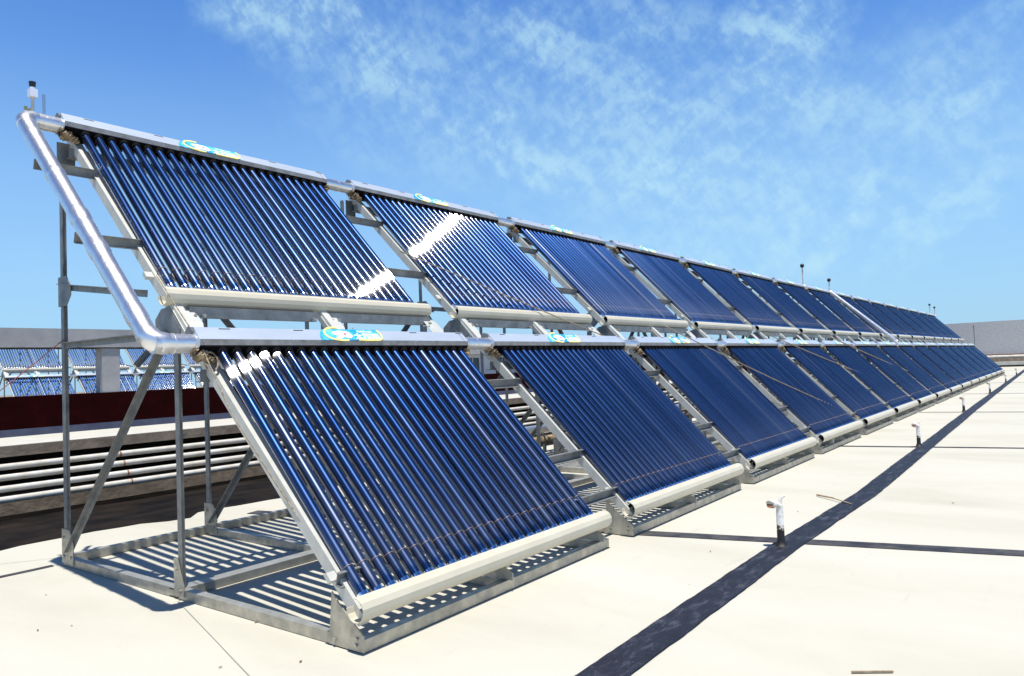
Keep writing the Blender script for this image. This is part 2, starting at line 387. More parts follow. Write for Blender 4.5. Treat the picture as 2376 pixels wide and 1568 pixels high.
def strip(name, pts, w, z, mat, jit=.012, step=.12, taper=None):
    mb = MB(); vs = []; a = Vector((*pts[0], 0)); b = Vector((*pts[1], 0)); L = (b-a).length
    n = max(2, int(L/step)); d = (b-a)/L; s = Vector((-d.y, d.x, 0))
    j1 = j2 = 0
    for i in range(n+1):
        t = i/n; p = a+(b-a)*t
        j1 = j1*.7+rnd.uniform(-jit, jit); j2 = j2*.7+rnd.uniform(-jit, jit)
        vs += [tuple(p+s*(w/2+j1)+Vector((0, 0, z))), tuple(p-s*(w/2+j2)+Vector((0, 0, z)))]
    mb.add(vs, [(2*i, 2*i+1, 2*i+3, 2*i+2) for i in range(n)], mat)
    return structure(mb.build(name))
def polystrip(name, pts, w, z, mat, jit, step):
    mb = MB(); vs = []; j1 = j2 = 0
    for (xa, ya_), (xb, yb_) in zip(pts[:-1], pts[1:]):
        n = max(1, int((xb-xa)/step))
        for i in range(n+(xb == pts[-1][0])):
            t = i/n; x = xa+(xb-xa)*t; y = ya_+(yb_-ya_)*t; ww = w+.005*math.sin(x*1.3)
            j1 = j1*.6+rnd.uniform(-jit, jit); j2 = j2*.6+rnd.uniform(-jit, jit)
            vs += [(x, y+ww/2+j1, z), (x, y-ww/2-j2, z)]
    mb.add(vs, [(2*i, 2*i+1, 2*i+3, 2*i+2) for i in range(len(vs)//2-1)], mat)
    return structure(mb.build(name))
polystrip('tar_strip', [(-3, -.90), (.3, -.885), (2.4, -.88), (4.2, -.925), (7.6, -.87), (13.2, -.78), (19.5, -.70), (26, -.62), (50, -.35)], .155, .008, 'tar', .0022, .04)
joint_x = [(2.33, 2.78), (7.42, 7.75), (13.0, 13.2), (19.3, 19.4), (26.0, 26.0), (33.0, 33.0), (41., 41.)]
for (xa, xb), w in zip(joint_x, (.125, .09, .08, .08, .08, .08, .08)):
    k = (xb-xa)/1.9
    strip('tar_joint', [(xa-k*3.2+0, 3.1), (xb+k*8, -10.0)], w, .004, 'joint_tar', .003)
strip('tar_joint', [(-9, 2.74), (-.04, 2.72)], .05, .004, 'joint_tar', .004)
strip('membrane_seam', [(-.02, 1.33), (-.95, -1.7)], .004, .004, 'seam', .0008)

# small debris
mb = MB()
for i in range(55):
    x = rnd.uniform(-1.2, 9)*1.0; y = rnd.uniform(-3.2, 2.9)
    if i < 40: x = rnd.uniform(-.6, 1.9); y = rnd.uniform(0, 2.6)
    s = rnd.uniform(.002, .0065)*(1+x*.06); a = rnd.uniform(0, 3.14)
    dx, dy = math.cos(a)*s*rnd.uniform(1, 2.4), math.sin(a)*s*1.5
    mb.add([(x-dx, y-dy, .003), (x+dy*.5, y-dx*.5, .004), (x+dx, y+dy, .003), (x-dy*.5, y+dx*.5, .005), (x, y, .003+s*.9)],
           [(0, 1, 4), (1, 2, 4), (2, 3, 4), (3, 0, 4)], 'grit')
o = mb.build('roof_debris'); o['kind'] = 'stuff'; tag(o, 'brown flakes and grit scattered over the cream roof coating', 'debris')

# ------------------------------------------------------------------ solar collector (local x along row, y up the slope, z outward)
SL = R(46.25); TL = 1.39
def make_collector(trough_off):
    root = empty('solar_collector'); root.rotation_euler = (SL, 0, 0)
    # manifold casing
    mb = MB()
    prof = [(0.002, .036), (.022, .057), (.104, .057), (.128, .034), (.128, -.045), (.104, -.062), (0.002, -.062)]
    x0, x1 = -.075, 1.84
    n = len(prof)
    vs = [(x0, TL+p, q) for p, q in prof]+[(x1, TL+p, q) for p, q in prof]
    mb.add(vs, [(i, n+i, n+(i+1) % n, (i+1) % n) for i in range(1, n-1)], 'casing')
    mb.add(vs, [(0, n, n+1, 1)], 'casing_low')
    mb.add(vs, [tuple(range(n)), tuple(reversed(range(n, 2*n)))], 'casing')
    for xx_ in (.90, 1.80):
        mb.box((xx_, TL+.004, .0565), (xx_+.004, TL+.128, .0580), 'galv_dull')
    for xx_ in (-.06, .44, .88, .93, 1.36, 1.82):
        mb.tube([(xx_, TL+.016, .050), (xx_, TL+.012, .0545)], .0045, 'bolt', 6)
    for k in range(5):           # rivets/slots along the top edge
        mb.box((.05+k*.43, TL+.092, .0572), (.11+k*.43, TL+.096, .0585), 'seal')
    man = mb.build('manifold', root)
    mb = MB(); mb.box((x0+.004, TL-.004, -.058), (x1-.004, TL+.002, .034), 'seal')
    for i in range(24):
        x = .04+i*.075
        mb.tube([(x, TL-.028, 0), (x, TL-.003, 0)], [.0285, .034], 'seal', 14)
    mb.build('tube_seal_strip', man)
    # joint pipe to the next manifold, foil over wool
    mb = MB()
    mb.tube([(1.835, TL+.055, 0), (1.85, TL+.055, 0), (2.09, TL+.055, 0), (2.13, TL+.055, 0)], [.05, .043, .043, .050], 'foil', 16)
    mb.tube([(1.98, TL+.055, 0), (1.99, TL+.055, 0)], .0455, 'foil', 16)
    mb.build('joint_pipe', root)
    mb = MB()
    mb.lump((-.055, TL-.018, -.02), (.032, .026, .030), 'wool', .35, seed=4)
    mb.lump((-.015, TL-.030, -.028), (.022, .022, .022), 'wool', .4, seed=9)
    mb.lump((-.085, TL+.03, -.01), (.02, .035, .035), 'wool', .4, seed=5)
    mb.build('insulation_clump', root)
    mb = MB()
    mb.lump((1.835, TL-.012, -.018), (.03, .03, .035), 'wool', .45, seed=6)
    mb.build('insulation_clump', root)
    # lug on the casing end
    mb = MB(); mb.ext((-.085, TL+.085, .02), (-.078, TL+.085, .02), [(-.03, 0), (.03, 0), (.03, .02), (.018, .045), (-.018, .045), (-.03, .02)], (0, 1, 0), 'galv_dull')
    mb.build('end_lug', root)
    # nameplate
    mb = MB(); zt = .0575
    def poly(pts, z0, z1, mat):
        n = len(pts); vs = [(x, y, z0) for x, y in pts]+[(x, y, z1) for x, y in pts]
        mb.add(vs, [tuple(range(n, 2*n))]+[(i, (i+1) % n, n+(i+1) % n, n+i) for i in range(n)], mat)
    bx, by = .62, TL+.018
    W_, H_ = .46, .088
    base = [(0, 0), (.44, 0), (.456, .012), (.462, .04), (.455, .072), (.44, .088), (.06, .088), (.03, .07), (.01, .04)]
    poly([(bx+a, by+b) for a, b in base], zt, zt+.004, 'plate_teal')
    def band(path, w, z0, z1, mat):
        n = len(path); L_ = []; R_ = []
        for i, p in enumerate(path):
            a = path[max(i-1, 0)]; b = path[min(i+1, n-1)]
            d = Vector((b[0]-a[0], b[1]-a[1])).normalized()
            L_.append((bx+p[0]-d.y*w/2, by+p[1]+d.x*w/2)); R_.append((bx+p[0]+d.y*w/2, by+p[1]-d.x*w/2))
        vs = [(x, y, z1) for x, y in L_]+[(x, y, z1) for x, y in R_]
        mb.add(vs, [(i, n+i, n+i+1, i+1) for i in range(n-1)], mat)
        vs2 = [(x, y, z0) for x, y in L_]+[(x, y, z1) for x, y in L_]
        mb.add(vs2, [(i, i+1, n+i+1, n+i) for i in range(n-1)], mat)
        vs2 = [(x, y, z0) for x, y in R_]+[(x, y, z1) for x, y in R_]
        mb.add(vs2, [(i+1, i, n+i, n+i+1) for i in range(n-1)], mat)
    ring = []
    for k in range(15):
        t = R(75+k*15.5); ring.append((.135+.088*math.cos(t)+(.02 if k > 10 else 0), .048+.052*math.sin(t)))
    band(ring, .012, zt+.001, zt+.0065, 'plate_yellow')
    band([(.26, .002), (.34, .0), (.42, .001), (.445, .012), (.456, .04), (.452, .066), (.444, .084)], .012, zt+.001, zt+.0065, 'plate_yellow')
    # white cloud mark with red dot
    cloud = [(.105, .064), (.15, .074), (.205, .070), (.222, .060), (.235, .030), (.21, .014), (.17, .022), (.135, .008), (.11, .018), (.125, .034), (.10, .048)]
    poly([(bx+a, by+b) for a, b in cloud], zt+.001, zt+.0062, 'plate_white')
    dot = [(.185+.009*math.cos(R(t)), .046+.008*math.sin(R(t))) for t in range(0, 360, 30)]
    poly([(bx+a, by+b) for a, b in dot], zt+.001, zt+.0074, 'plate_red')
    def text(body, size, x, y, z, mat, shx=1.0, bold=.0):
        cu = bpy.data.curves.new('txt', 'FONT'); cu.body = body; cu.size = size; cu.extrude = .0006; cu.offset = bold
        to = bpy.data.objects.new('txt', cu); COL.objects.link(to)
        bpy.context.view_layer.update()
        me = to.to_mesh()
        vs = [(x+v.co.x*shx, y+v.co.y, z+v.co.z) for v in me.vertices]
        fs = [tuple(p.vertices) for p in me.polygons]
        mb.add(vs, fs, mat)
        to.to_mesh_clear(); bpy.data.objects.remove(to); bpy.data.curves.remove(cu)
    text('太阳雨', .050, bx+.245, by+.012, zt+.0055, 'plate_white', 1.28, .0012)
    text('SUNRAIN', .021, bx+.285, by+.062, zt+.0055, 'plate_white', 1.25, .0003)
    mb.build('nameplate', man)
    # bottom trough: faceted half-round shell open up the slope
    mb = MB(); ro, ri = .049, .046; cy = -trough_off
    angs = [R(a) for a in (38, 62, 92, 122, 150, 178, 206, 234, 262, 290, 318)]
    outer = [(cy+ro*math.cos(a)*1.0, ro*math.sin(a)) for a in angs]
    inner = [(cy+ri*math.cos(a)*1.0, ri*math.sin(a)) for a in reversed(angs)]
    prof = outer+inner; n = len(prof); x0, x1 = -.035, 1.875
    vs = [(x0, p, q) for p, q in prof]+[(x1, p, q) for p, q in prof]
    mb.add(vs, [(i, n+i, n+(i+1) % n, (i+1) % n) for i in range(n)], 'trough')
    na = len(angs)
    for o_ in (0, n):
        mb.add(vs, [(o_+i, o_+i+1, o_+n-2-i, o_+n-1-i) if o_ == 0 else (o_+i+1, o_+i, o_+n-1-i, o_+n-2-i) for i in range(na-1)], 'trough')
    mb.build('bottom_trough', root)
    mb = MB(); mb.box((x0+.10, cy-.03, -.035), (x1-.03, cy+.012, .030), 'seal')
    for i in range(24):
        x = .04+i*.075; mb.tube([(x, cy+.012, 0), (x, cy+.03, 0)], .027, 'seal', 10)
    mb.build('tube_socket_strip', root)
    # clip rail under the tubes with a clip round each tube
    mb = MB()
    mb.ext((-.04, .125, -.028), (1.86, .125, -.028), [(-.02, 0), (.02, 0), (.02, -.022), (-.02, -.022)], (0, 0, 1), 'zinc_plate')
    rail = mb.build('clip_rail', root)
    mb = MB()
    for i in range(24):
        x = .04+i*.075; pts = [(x+.0265*math.cos(R(t)), .125, .0265*math.sin(R(t))) for t in range(-30, 211, 24)]
        mb.tube(pts, .0014, 'clip', 5)
        mb.box((x+.024, .115, -.03), (x+.036, .135, -.006), 'clip')
    mb.build('tube_clips', rail)
    # one glass tube, copied 24 times
    mb = MB(); seg = 20
    mb.tube([(0, .004, 0), (0, TL-.006, 0)], .0245, 'glass', seg, False)
    mb.tube([(0, -.052, 0), (0, -.045, 0), (0, -.030, 0), (0, .004, 0)], [.006, .016, .0235, .0245], 'mirror', seg, True)
    t0 = mb.build('glass_tube', root, (.04, 0, 0))
    for i in range(1, 24):
        t = t0.copy(); COL.objects.link(t); t.parent = root; t.location = (.04+i*.075, 0, 0)
        t.rotation_euler = (rnd.uniform(-.0012, .0012), 0, rnd.uniform(-.0015, .0015))
    return root
low = make_collector(.055); upp = make_collector(.080)
ORD = ['first', 'second', 'third', 'fourth', 'fifth', 'sixth', 'seventh', 'eighth', 'ninth', 'tenth', 'eleventh', 'twelfth',
       'thirteenth', 'fourteenth', 'fifteenth', 'sixteenth']
lt = tree_of(low); ut = tree_of(upp)
LOWY, LOWZ = .045, .212; UPY, UPZ = 1.440, 1.568
extra_l = {0: 'nearest lower blue tube collector, beside the foot gusset at the open end of the rack',
           1: 'second lower blue tube collector from the near end, right of the first wide gap',
           7: 'eighth lower blue tube collector, ending where the thin silver down pipe lands',
           8: 'ninth lower blue tube collector, starting just beyond the thin silver down pipe',
           15: 'farthest lower blue tube collector, at the distant end of the rack'}
extra_u = {0: 'nearest upper blue tube collector, right of the big silver pipe, small sun glint bottom right',
           1: 'second upper blue tube collector, crossed by the broad white sun glint',
           7: 'eighth upper blue tube collector, ending at the thin silver down pipe',
           8: 'ninth upper blue tube collector, starting just beyond the thin silver down pipe',
           15: 'farthest upper blue tube collector, below the last pair of air vents'}
for i in range(NB):
    for src, tr, y, z, ex, row in ((low, lt, LOWY, LOWZ, extra_l, 'lower'), (upp, ut, UPY, UPZ, extra_u, 'upper')):
        o = src if i == 0 else copy_thing(src, tr)
        o.location = (PITCH*i, y, z)
        tag(o, ex.get(i, '%s %s blue tube collector counted from the near end of the rack' % (ORD[i], row)), 'solar collector',
            'blue tube collectors on the long rack')

# ------------------------------------------------------------------ steel rack bay
def slope_pt(y, off=0.0): return y, .07+.975*y+off
def make_rack():
    root = empty('steel_rack')
    D, MI, H = 2.666, 1.358, 2.56
    L = 1.90
    ex = [.0, .92, 1.80]
    # base beams (across) and floor rails (along)
    for x in ex:
        mb = MB(); mb.ext((x, .02, .0), (x, D, .0), [(0, .003), (.045, .003), (.045, .008), (.005, .008), (.005, .044), (.045, .044), (.045, .049), (0, .049)], (0, 0, 1), 'galv')
        mb.build('base_beam', root)
    for y, h, w in ((0.0, .052, .045), (MI, .045, .085), (D, .055, .045)):
        mb = MB(); mb.ext((0, y, 0), (L, y, 0), [(0, .004), (-w, .004), (-w, .009), (-.005, .009), (-.005, h-.005), (-w, h-.005), (-w, h), (0, h)], (0, 0, 1), 'galv')
        mb.build('floor_rail', root)
    for k, x in enumerate(ex):
        # rear post
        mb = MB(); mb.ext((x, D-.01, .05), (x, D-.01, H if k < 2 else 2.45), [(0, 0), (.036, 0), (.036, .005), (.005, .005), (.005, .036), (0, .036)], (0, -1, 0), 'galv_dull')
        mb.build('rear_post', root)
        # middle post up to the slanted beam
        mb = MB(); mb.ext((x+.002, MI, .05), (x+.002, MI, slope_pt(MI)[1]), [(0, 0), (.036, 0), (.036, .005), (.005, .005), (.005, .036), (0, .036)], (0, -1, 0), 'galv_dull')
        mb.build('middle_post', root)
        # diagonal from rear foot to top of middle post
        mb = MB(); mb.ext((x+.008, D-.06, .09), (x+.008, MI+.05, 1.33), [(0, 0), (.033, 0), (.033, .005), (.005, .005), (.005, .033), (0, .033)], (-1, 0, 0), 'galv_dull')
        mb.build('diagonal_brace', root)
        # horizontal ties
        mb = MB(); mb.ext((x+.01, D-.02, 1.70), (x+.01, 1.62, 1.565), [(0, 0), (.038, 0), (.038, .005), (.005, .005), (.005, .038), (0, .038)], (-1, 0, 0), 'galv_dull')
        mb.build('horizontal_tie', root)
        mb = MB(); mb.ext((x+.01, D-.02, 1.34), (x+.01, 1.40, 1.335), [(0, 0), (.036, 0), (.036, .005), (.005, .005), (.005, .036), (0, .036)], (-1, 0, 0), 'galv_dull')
        mb.build('horizontal_tie', root)
        # gusset plates on the rear post (yz plane)
        mb = MB()
        def plate(pts, x0, x1, mat):
            n = len(pts); vs = [(x0, *p) for p in pts]+[(x1, *p) for p in pts]
            mb.add(vs, [tuple(range(n)), tuple(reversed(range(n, 2*n)))]+[(i, n+i, n+(i+1) % n, (i+1) % n) for i in range(n)], mat)
        plate([(D+.01, 1.56), (D-.10, 1.56), (D-.16, 1.62), (D-.16, 1.68), (D-.10, 1.74), (D+.01, 1.74)], x-.006, x-.001, 'galv_dull')
        mb.build('gusset_plate', root)
        mb = MB(); plate([(D+.01, .02), (D-.14, .02), (D-.14, .15), (D-.09, .22), (D+.01, .22)], x-.006, x-.001, 'galv')
        for q in ((D-.02, .06), (D-.11, .06), (D-.02, .17)):
            mb.tube([(x-.014, *q), (x-.006, *q)], .009, 'bolt', 8)
        mb.build('gusset_plate', root)
        mb = MB(); plate([(MI+.03, .02), (MI-.06, .02), (MI-.06, .07), (MI-.005, .20), (MI+.03, .20)], x-.006, x-.001, 'galv')
        for q in ((MI-.03, .045), (MI+.005, .15)):
            mb.tube([(x-.014, *q), (x-.006, *q)], .008, 'bolt', 8)
        mb.build('gusset_plate', root)
        # perforated plate between upper trough and lower manifold
        yj = 1.40
        mb = MB()
        if k == 0: plate([(yj-.10, 1.27), (yj-.12, 1.34), (yj-.02, 1.46), (yj+.06, 1.45), (yj+.12, 1.40), (yj+.11, 1.30), (yj+.02, 1.26)], x-.006, x-.001, 'galv_dull')
        if k == 0: mb.build('gusset_plate', root)
        mb = MB()
        # bright plate lying on the slope (normal outward)
        c = Vector((x+.045, yj-.08, slope_pt(yj-.08)[1]+.045))
        up = Vector((0, math.cos(SL), math.sin(SL))); nn_ = Vector((0, -math.sin(SL), math.cos(SL)))
        pts = [(-.05, -.16), (.035, -.16), (.075, -.05), (.070, .02), (.015, .09), (-.05, .09)]
        vs = [tuple(c+Vector((1, 0, 0))*a+up*b) for a, b in pts]+[tuple(c+Vector((1, 0, 0))*a+up*b+nn_*.004) for a, b in pts]
        n = 6; mb.add(vs, [tuple(reversed(range(n))), tuple(range(n, 2*n))]+[(i, (i+1) % n, n+(i+1) % n, n+i) for i in range(n)], 'zinc_plate')
        for a, b in ((-.01, .05), (.01, .015), (.03, -.10), (-.02, -.10), (-.035, -.02)):
            p = c+Vector((a, 0, 0))+up*b+nn_*.0045
            mb.tube([tuple(p), tuple(p+nn_*.001)], .0065, 'seal', 10)
        mb.build('bracket_plate', root)
        # foot gusset at the front
        if k == 0:
            mb = MB(); plate([(-.005, .006), (.20, .006), (.175, .215), (.135, .175), (-.005, .07)], x-.008, x-.002, 'galv')
            for q in ((.035, .03), (.03, .055), (.16, .03)): mb.tube([(x-.016, *q), (x-.008, *q)], .007, 'bolt', 8)
            mb.build('foot_gusset', root)
        else:
            mb = MB(); plate([(-.03, .055), (.16, .055), (.13, .16), (.03, .12), (-.03, .09)], x-.004, x+.001, 'galv')
            mb.box((x+.001, .0, .053), (x+.045, .05, .057), 'zinc_plate')
            mb.build('foot_gusset', root)
        if k < 2:
            a = (x, *slope_pt(.03)); b_ = (x, *slope_pt(2.56))
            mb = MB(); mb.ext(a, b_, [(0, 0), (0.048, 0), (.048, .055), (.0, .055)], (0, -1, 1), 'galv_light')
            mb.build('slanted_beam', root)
    # manifold seats: long channels along the row below the upper trough
    for x0, x1 in ((.08, .88), (.96, 1.86)):
        mb = MB(); mb.ext((x0, 1.34, 1.43), (x1, 1.34, 1.43), [(0, -.028), (-.04, -.028), (-.04, -.023), (-.005, -.023), (-.005, .023), (-.04, .023), (-.04, .028), (0, .028)], (0, 0, 1), 'galv_dull')
        for q in (x0+.02, x0+.07, x1-.03):
            mb.tube([(q, 1.335, 1.412), (q, 1.315, 1.412)], .009, 'bolt', 8)
        mb.build('seat_channel', root)
    mb = MB(); mb.ext((-.03, 2.44, 2.46), (1.9, 2.44, 2.46), [(0, -.03), (-.04, -.03), (-.04, -.025), (-.005, -.025), (-.005, .025), (0, .03)], (0, 0, 1), 'galv_dull'); mb.build('top_rail', root)
    mb = MB(); mb.ext((-.03, 1.06, 1.10), (1.9, 1.06, 1.10), [(0, -.03), (-.04, -.03), (-.04, -.025), (-.005, -.025), (-.005, .025), (0, .03)], (0, 0, 1), 'galv_dull'); mb.build('top_rail', root)
    # top cleat where the beam meets the rear post
    mb = MB(); mb.ext((-.07, 2.50, 2.50), (.03, 2.50, 2.50), [(0, -.10), (-.006, -.10), (-.006, .03), (0, .03)], (0, 0, 1), 'galv_dull'); mb.build('top_cleat', root)
    # rear K braces
    for xb in (.45, 1.4):
        mb = MB(); mb.ext((.93, D-.02, 1.70), (xb, D-.02, 1.18), Lp(.035), (0, -1, 0), 'galv_dull'); mb.build('cross_brace', root)
    return root
def rung_mb(x0, x1, y):
    mb = MB(); yy, zz = slope_pt(y, .045)
    up = Vector((0, math.cos(SL), math.sin(SL)))
    mb.ext((x0, yy, zz), (x1, yy, zz), [(.0, .0), (.034, .0), (.034, .004), (.004, .004), (.004, .052), (.016, .052), (.016, .056), (0, .056)], (0, -.25, 1), 'galv_dull')
    return mb
rack0 = make_rack()
RY = [2.20, 1.72, .86, .37, .135]
rt = tree_of(rack0)
rung_mesh = [rung_mb(-.50, .05, y).mesh('rung') for y in RY]
rack_far = {}
for i in range(NB):
    o = rack0 if i == 0 else copy_thing(rack0, rt)
    o.location = (PITCH*i, 0, 0)
    for k, y in enumerate(RY):
        if i == 0:
            if k in (2, 3): continue
            rg = rung_mb(-.31 if k < 2 else -.02, .02 if k < 2 else .09, y).build('rung', o)
        else:
            rg = bpy.data.objects.new('rung', rung_mesh[k]); COL.objects.link(rg); rg.parent = o
    tag(o, {0: 'nearest galvanised steel rack bay, open left side with tall posts and diagonal',
            15: 'farthest galvanised steel rack bay at the distant end of the row'}.get(i,
            '%s galvanised steel rack bay counted from the near end of the row' % ORD[i]), 'steel rack', 'steel rack bays under the long row of collectors')

# ------------------------------------------------------------------ big insulated pipes
def foil_pipe(name, pts, r, label, detail=True, seg=20):
    root = empty(name, pts[0]); o0 = Vector(pts[0]); P_ = [Vector(p)-o0 for p in pts]
    # main run
    a, b_, c_, d_ = P_
    mb = MB(); mb.tube([a, b_], r, 'foil', seg); mb.build('pipe_run', root)
    mb = MB()
    mb.tube([b_+(c_-b_)*.02, b_+(c_-b_)*.98], r, 'foil', seg)
    if detail:
        d = (c_-b_); 
        for t, k, w in ((.10, 1.07, .02), (.30, 1.09, .014), (.50, 1.12, .03), (.555, 1.05, .02), (.645, 1.10, .03), (.9, 1.07, .03)):
            mb.tube([b_+d*(t-w), b_+d*(t-w*.3), b_+d*(t+w*.5), b_+d*(t+w)], [r*1.0, r*k, r*k*.99, r*1.0], 'foil', seg)
    mb.build('pipe_run', root)
    mb = MB(); mb.tube([c_, d_], r*.98, 'foil', seg)
    if detail: mb.tube([c_+(d_-c_)*.45, c_+(d_-c_)*.5], r*1.04, 'foil', seg)
    mb.build('pipe_run', root)
    for p, q, s in ((b_, a, c_), (c_, b_, d_)):
        mb = MB(); d1 = (q-p).normalized(); d2 = (s-p).normalized(); e = r*1.5; path = []
        for i in range(9):
            t = i/8; path.append((p+d1*e)*(1-t)**2+p*2*t*(1-t)+(p+d2*e)*t*t)
        mb.tube(path, [r*1.04]+[r*1.1]*7+[r*1.04], 'foil', seg); el_ = mb.build('elbow', root)
        if detail and p is b_:
            mb = MB(); mb.tube([p+d1*e*.2+Vector((0, 0, r*.9)), p+d2*e*1.2+Vector((-r*.4, 0, r*.9))], .004, 'rust', 6)
            mb.build('red_tape', el_)
    return root
ya, za = 1.041, 1.252; yb, zb = 2.437, 2.608
bp = foil_pipe('insulated_pipe', [(-.07, yb, zb), (-.27, yb, zb), (-.27, ya, za), (-.07, ya, za)], .047, '')
tag(bp, 'thick silver foil wrapped pipe sloping down the open left end of the rack', 'pipe')
bp2 = foil_pipe('insulated_pipe', [(17.58, yb, zb), (17.44, yb, zb+.05), (17.44, ya, za+.12), (17.58, ya, za)], .045, '', False)
tag(bp2, 'thin looking silver pipe crossing the collectors halfway along the rack', 'pipe')

# ------------------------------------------------------------------ air vents
def air_vent(x, label, h=.16, near=False):
    root = empty('air_vent', (x, yb, zb))
    if near:
        mb = MB(); mb.tube([(0, 0, .03), (-.0, 0, .20)], .010, 'pipe_white', 10); mb.build('riser_pipe', root)
        mb = MB(); mb.box((-.022, -.026, .19), (.022, .022, .255), 'frost'); mb.tube([(0, 0, .255), (0, 0, .275)], .016, 'frost', 12); mb.build('float_chamber', root)
        mb = MB(); mb.tube([(0, 0, .273), (0, 0, .318)], [.017, .021], 'black', 12)
        mb.tube([(0, .01, .312), (-.0, .05, .33)], [.012, .004], 'black', 8); mb.build('vent_cap', root)
        mb = MB(); mb.tube([(0, 0, .10), (0, .11, .11)], .008, 'brass', 8); mb.tube([(0, .11, .07), (0, .11, .15)], .011, 'brass', 8)
        mb.build('drain_tap', root)
        mb = MB(); mb.tube([(.065, .0, .03), (.065, .0, .235)], .009, 'sight', 8); mb.build('sight_tube', root)
        mb = MB(); mb.tube([(0, .03, .02), (0, -.0, .06)], [.05, .03], 'foil', 12); mb.build('foil_collar', root)
    else:
        mb = MB(); mb.tube([(0, 0, .0), (0, 0, h)], .014, 'pipe_white', 8); mb.build('riser_pipe', root)
        mb = MB(); mb.lump((0, 0, h+.035), (.045, .045, .048), 'black', .02, 12, 8); mb.build('vent_cap', root)
        mb = MB(); mb.tube([(.06, 0, 0), (.06, 0, h*.45)], .006, 'frost', 6); mb.build('sight_tube', root)
        mb = MB(); mb.lump((.02, 0, .02), (.07, .06, .06), 'pipe_white', .1, 12, 8); mb.build('foil_collar', root)
    if near: root.scale = (.9, .9, .70)
    tag(root, label, 'air vent', 'air vents on the upper header pipe')
air_vent(-.22, 'frosted float air vent with brass tap and black cap at the top left elbow', near=True)
air_vent(15.15, 'tall thin air vent with round black cap, left of the crossing pipe', .46)
air_vent(17.42, 'shorter black capped air vent above the elbow of the crossing silver pipe', .30)
air_vent(33.9, 'tiny black capped air vent near the far end of the upper header', .42)
air_vent(35.3, 'last tiny black capped air vent at the very end of the upper header', .36)

# ------------------------------------------------------------------ roof vent posts
def vent_post(x, y, label, lean=0):
    root = empty('roof_vent', (x, y, 0)); root.rotation_euler = (0, 0, lean); root.scale = (1, 1, .80)
    mb = MB(); mb.tube([(0, 0, .002), (0, 0, .012), (0, 0, .05), (0, 0, .30)], [.050, .032, .021, .019], 'vent_paint', 16); mb.build('pipe_stub', root)
    mb = MB()
    e = Vector((-.6, .8, 0)); 
    def q(d, z, w=0): return (e.x*d+w*.8, e.y*d+w*.6, z)
    mb.tube([q(0, .288), q(.015, .304), q(.035, .308)], [.022, .020, .016], 'pipe_white', 14)
    mb.tube([q(.028, .300, -.004), q(.052, .312, -.008), q(.056, .310, -.012)], [.028, .032, .024], 'pipe_white', 14)
    mb.tube([q(.050, .298, -.012), q(.054, .302, -.016)], [.022, .024], 'rust', 12)
    mb.tube([q(0, .29), q(-.006, .325), q(-.014, .348), q(-.028, .360), q(-.034, .356)], [.016, .010, .008, .008, .007], 'pipe_white', 12)
    mb.build('tee_cap', root)
    tag(root, label, 'roof vent', 'white vent posts along the tar strip')
for (x, y), s in zip([(2.36, -.86), (7.60, -.80), (13.1, -.70), (19.5, -.62), (26.3, -.55), (33.6, -.48)],
        ['nearest white tee capped vent post with black tar foot where two tar strips cross',
         'second nearest white vent post, beside the second tar joint', 'third vent post along the tar strip from the camera',
         'fourth vent post along the tar strip from the camera', 'fifth small distant vent post on the tar strip', 'most distant vent post on the tar strip']):
    vent_post(x, y, s, rnd.uniform(-.3, .3))
# stick lying over the tar strip
mb = MB(); mb.tube([(4.02, -.62, .012), (3.90, -.76, .02), (3.74, -.93, .014)], [.007, .006, .004], 'wood', 8)
tag(mb.build('wooden_stick'), 'short brown stick lying across the wide tar strip', 'stick')
mb = MB(); mb.box((7.20, .02, .004), (7.27, .06, .03), 'zinc_plate'); mb.tube([(7.22, .04, .03), (7.22, .04, .10)], .02, 'pipe_white', 10)
tag(mb.build('pipe_offcut'), 'small pale pipe offcut on the roof beside the rack rail at the second tar joint', 'offcut')
mb = MB(); mb.ext((.755, -1.585, .006), (.83, -1.70, .006), [(-.003, -.003), (.003, -.003), (.003, .003), (-.003, .003)], (0, 0, 1), 'wood'); 
tag(mb.build('wood_scrap'), 'thin wood scrap lying on the cream roof at the bottom edge right of centre', 'scrap')

# ------------------------------------------------------------------ ropes and wires
def rope(name, pts, r, mat, label, cat='rope', group=None):
    P_ = []
    for a, b_ in zip(pts[:-1], pts[1:]):
        a = Vector(a); b_ = Vector(b_)
        for i in range(12):
            t = i/12; p = a.lerp(b_, t); p.z -= .02*math.sin(math.pi*t)*(b_-a).length/3; P_.append(p)
    P_.append(Vector(pts[-1]))
    mb = MB(); mb.tube(P_, r, mat, 6); return tag(mb.build(name), label, cat, group)
rope('guy_rope', [(1.95, 1.70, 1.98), (8.0, -.03, .12)], .005, 'rope', 'tan guy rope from the first upper trough down across the second and third lower collectors', 'rope', 'guy ropes')
rope('guy_rope', [(5.0, 1.05, 1.45), (9.2, -.03, .12)], .006, 'rope', 'tan guy rope crossing the third and fourth lower collectors', 'rope', 'guy ropes')
rope('guy_rope', [(8.2, 1.08, 1.42), (15.0, -.03, .12)], .007, 'rope', 'tan guy rope crossing the fifth to seventh lower collectors', 'rope', 'guy ropes')
rope('guy_rope', [(11.5, 1.08, 1.42), (19.0, -.03, .12)], .008, 'rope', 'faint tan guy rope crossing the distant lower collectors before the crossing pipe', 'rope', 'guy ropes')
rope('cord', [(.0, 2.62, 1.36), (-.30, 2.9, 1.02), (-.62, 3.1, .55), (-1.0, 3.3, .06)], .0028, 'redwire', 'thin knotted reddish cord tied to the tall rear post and trailing off to the left', 'cord')
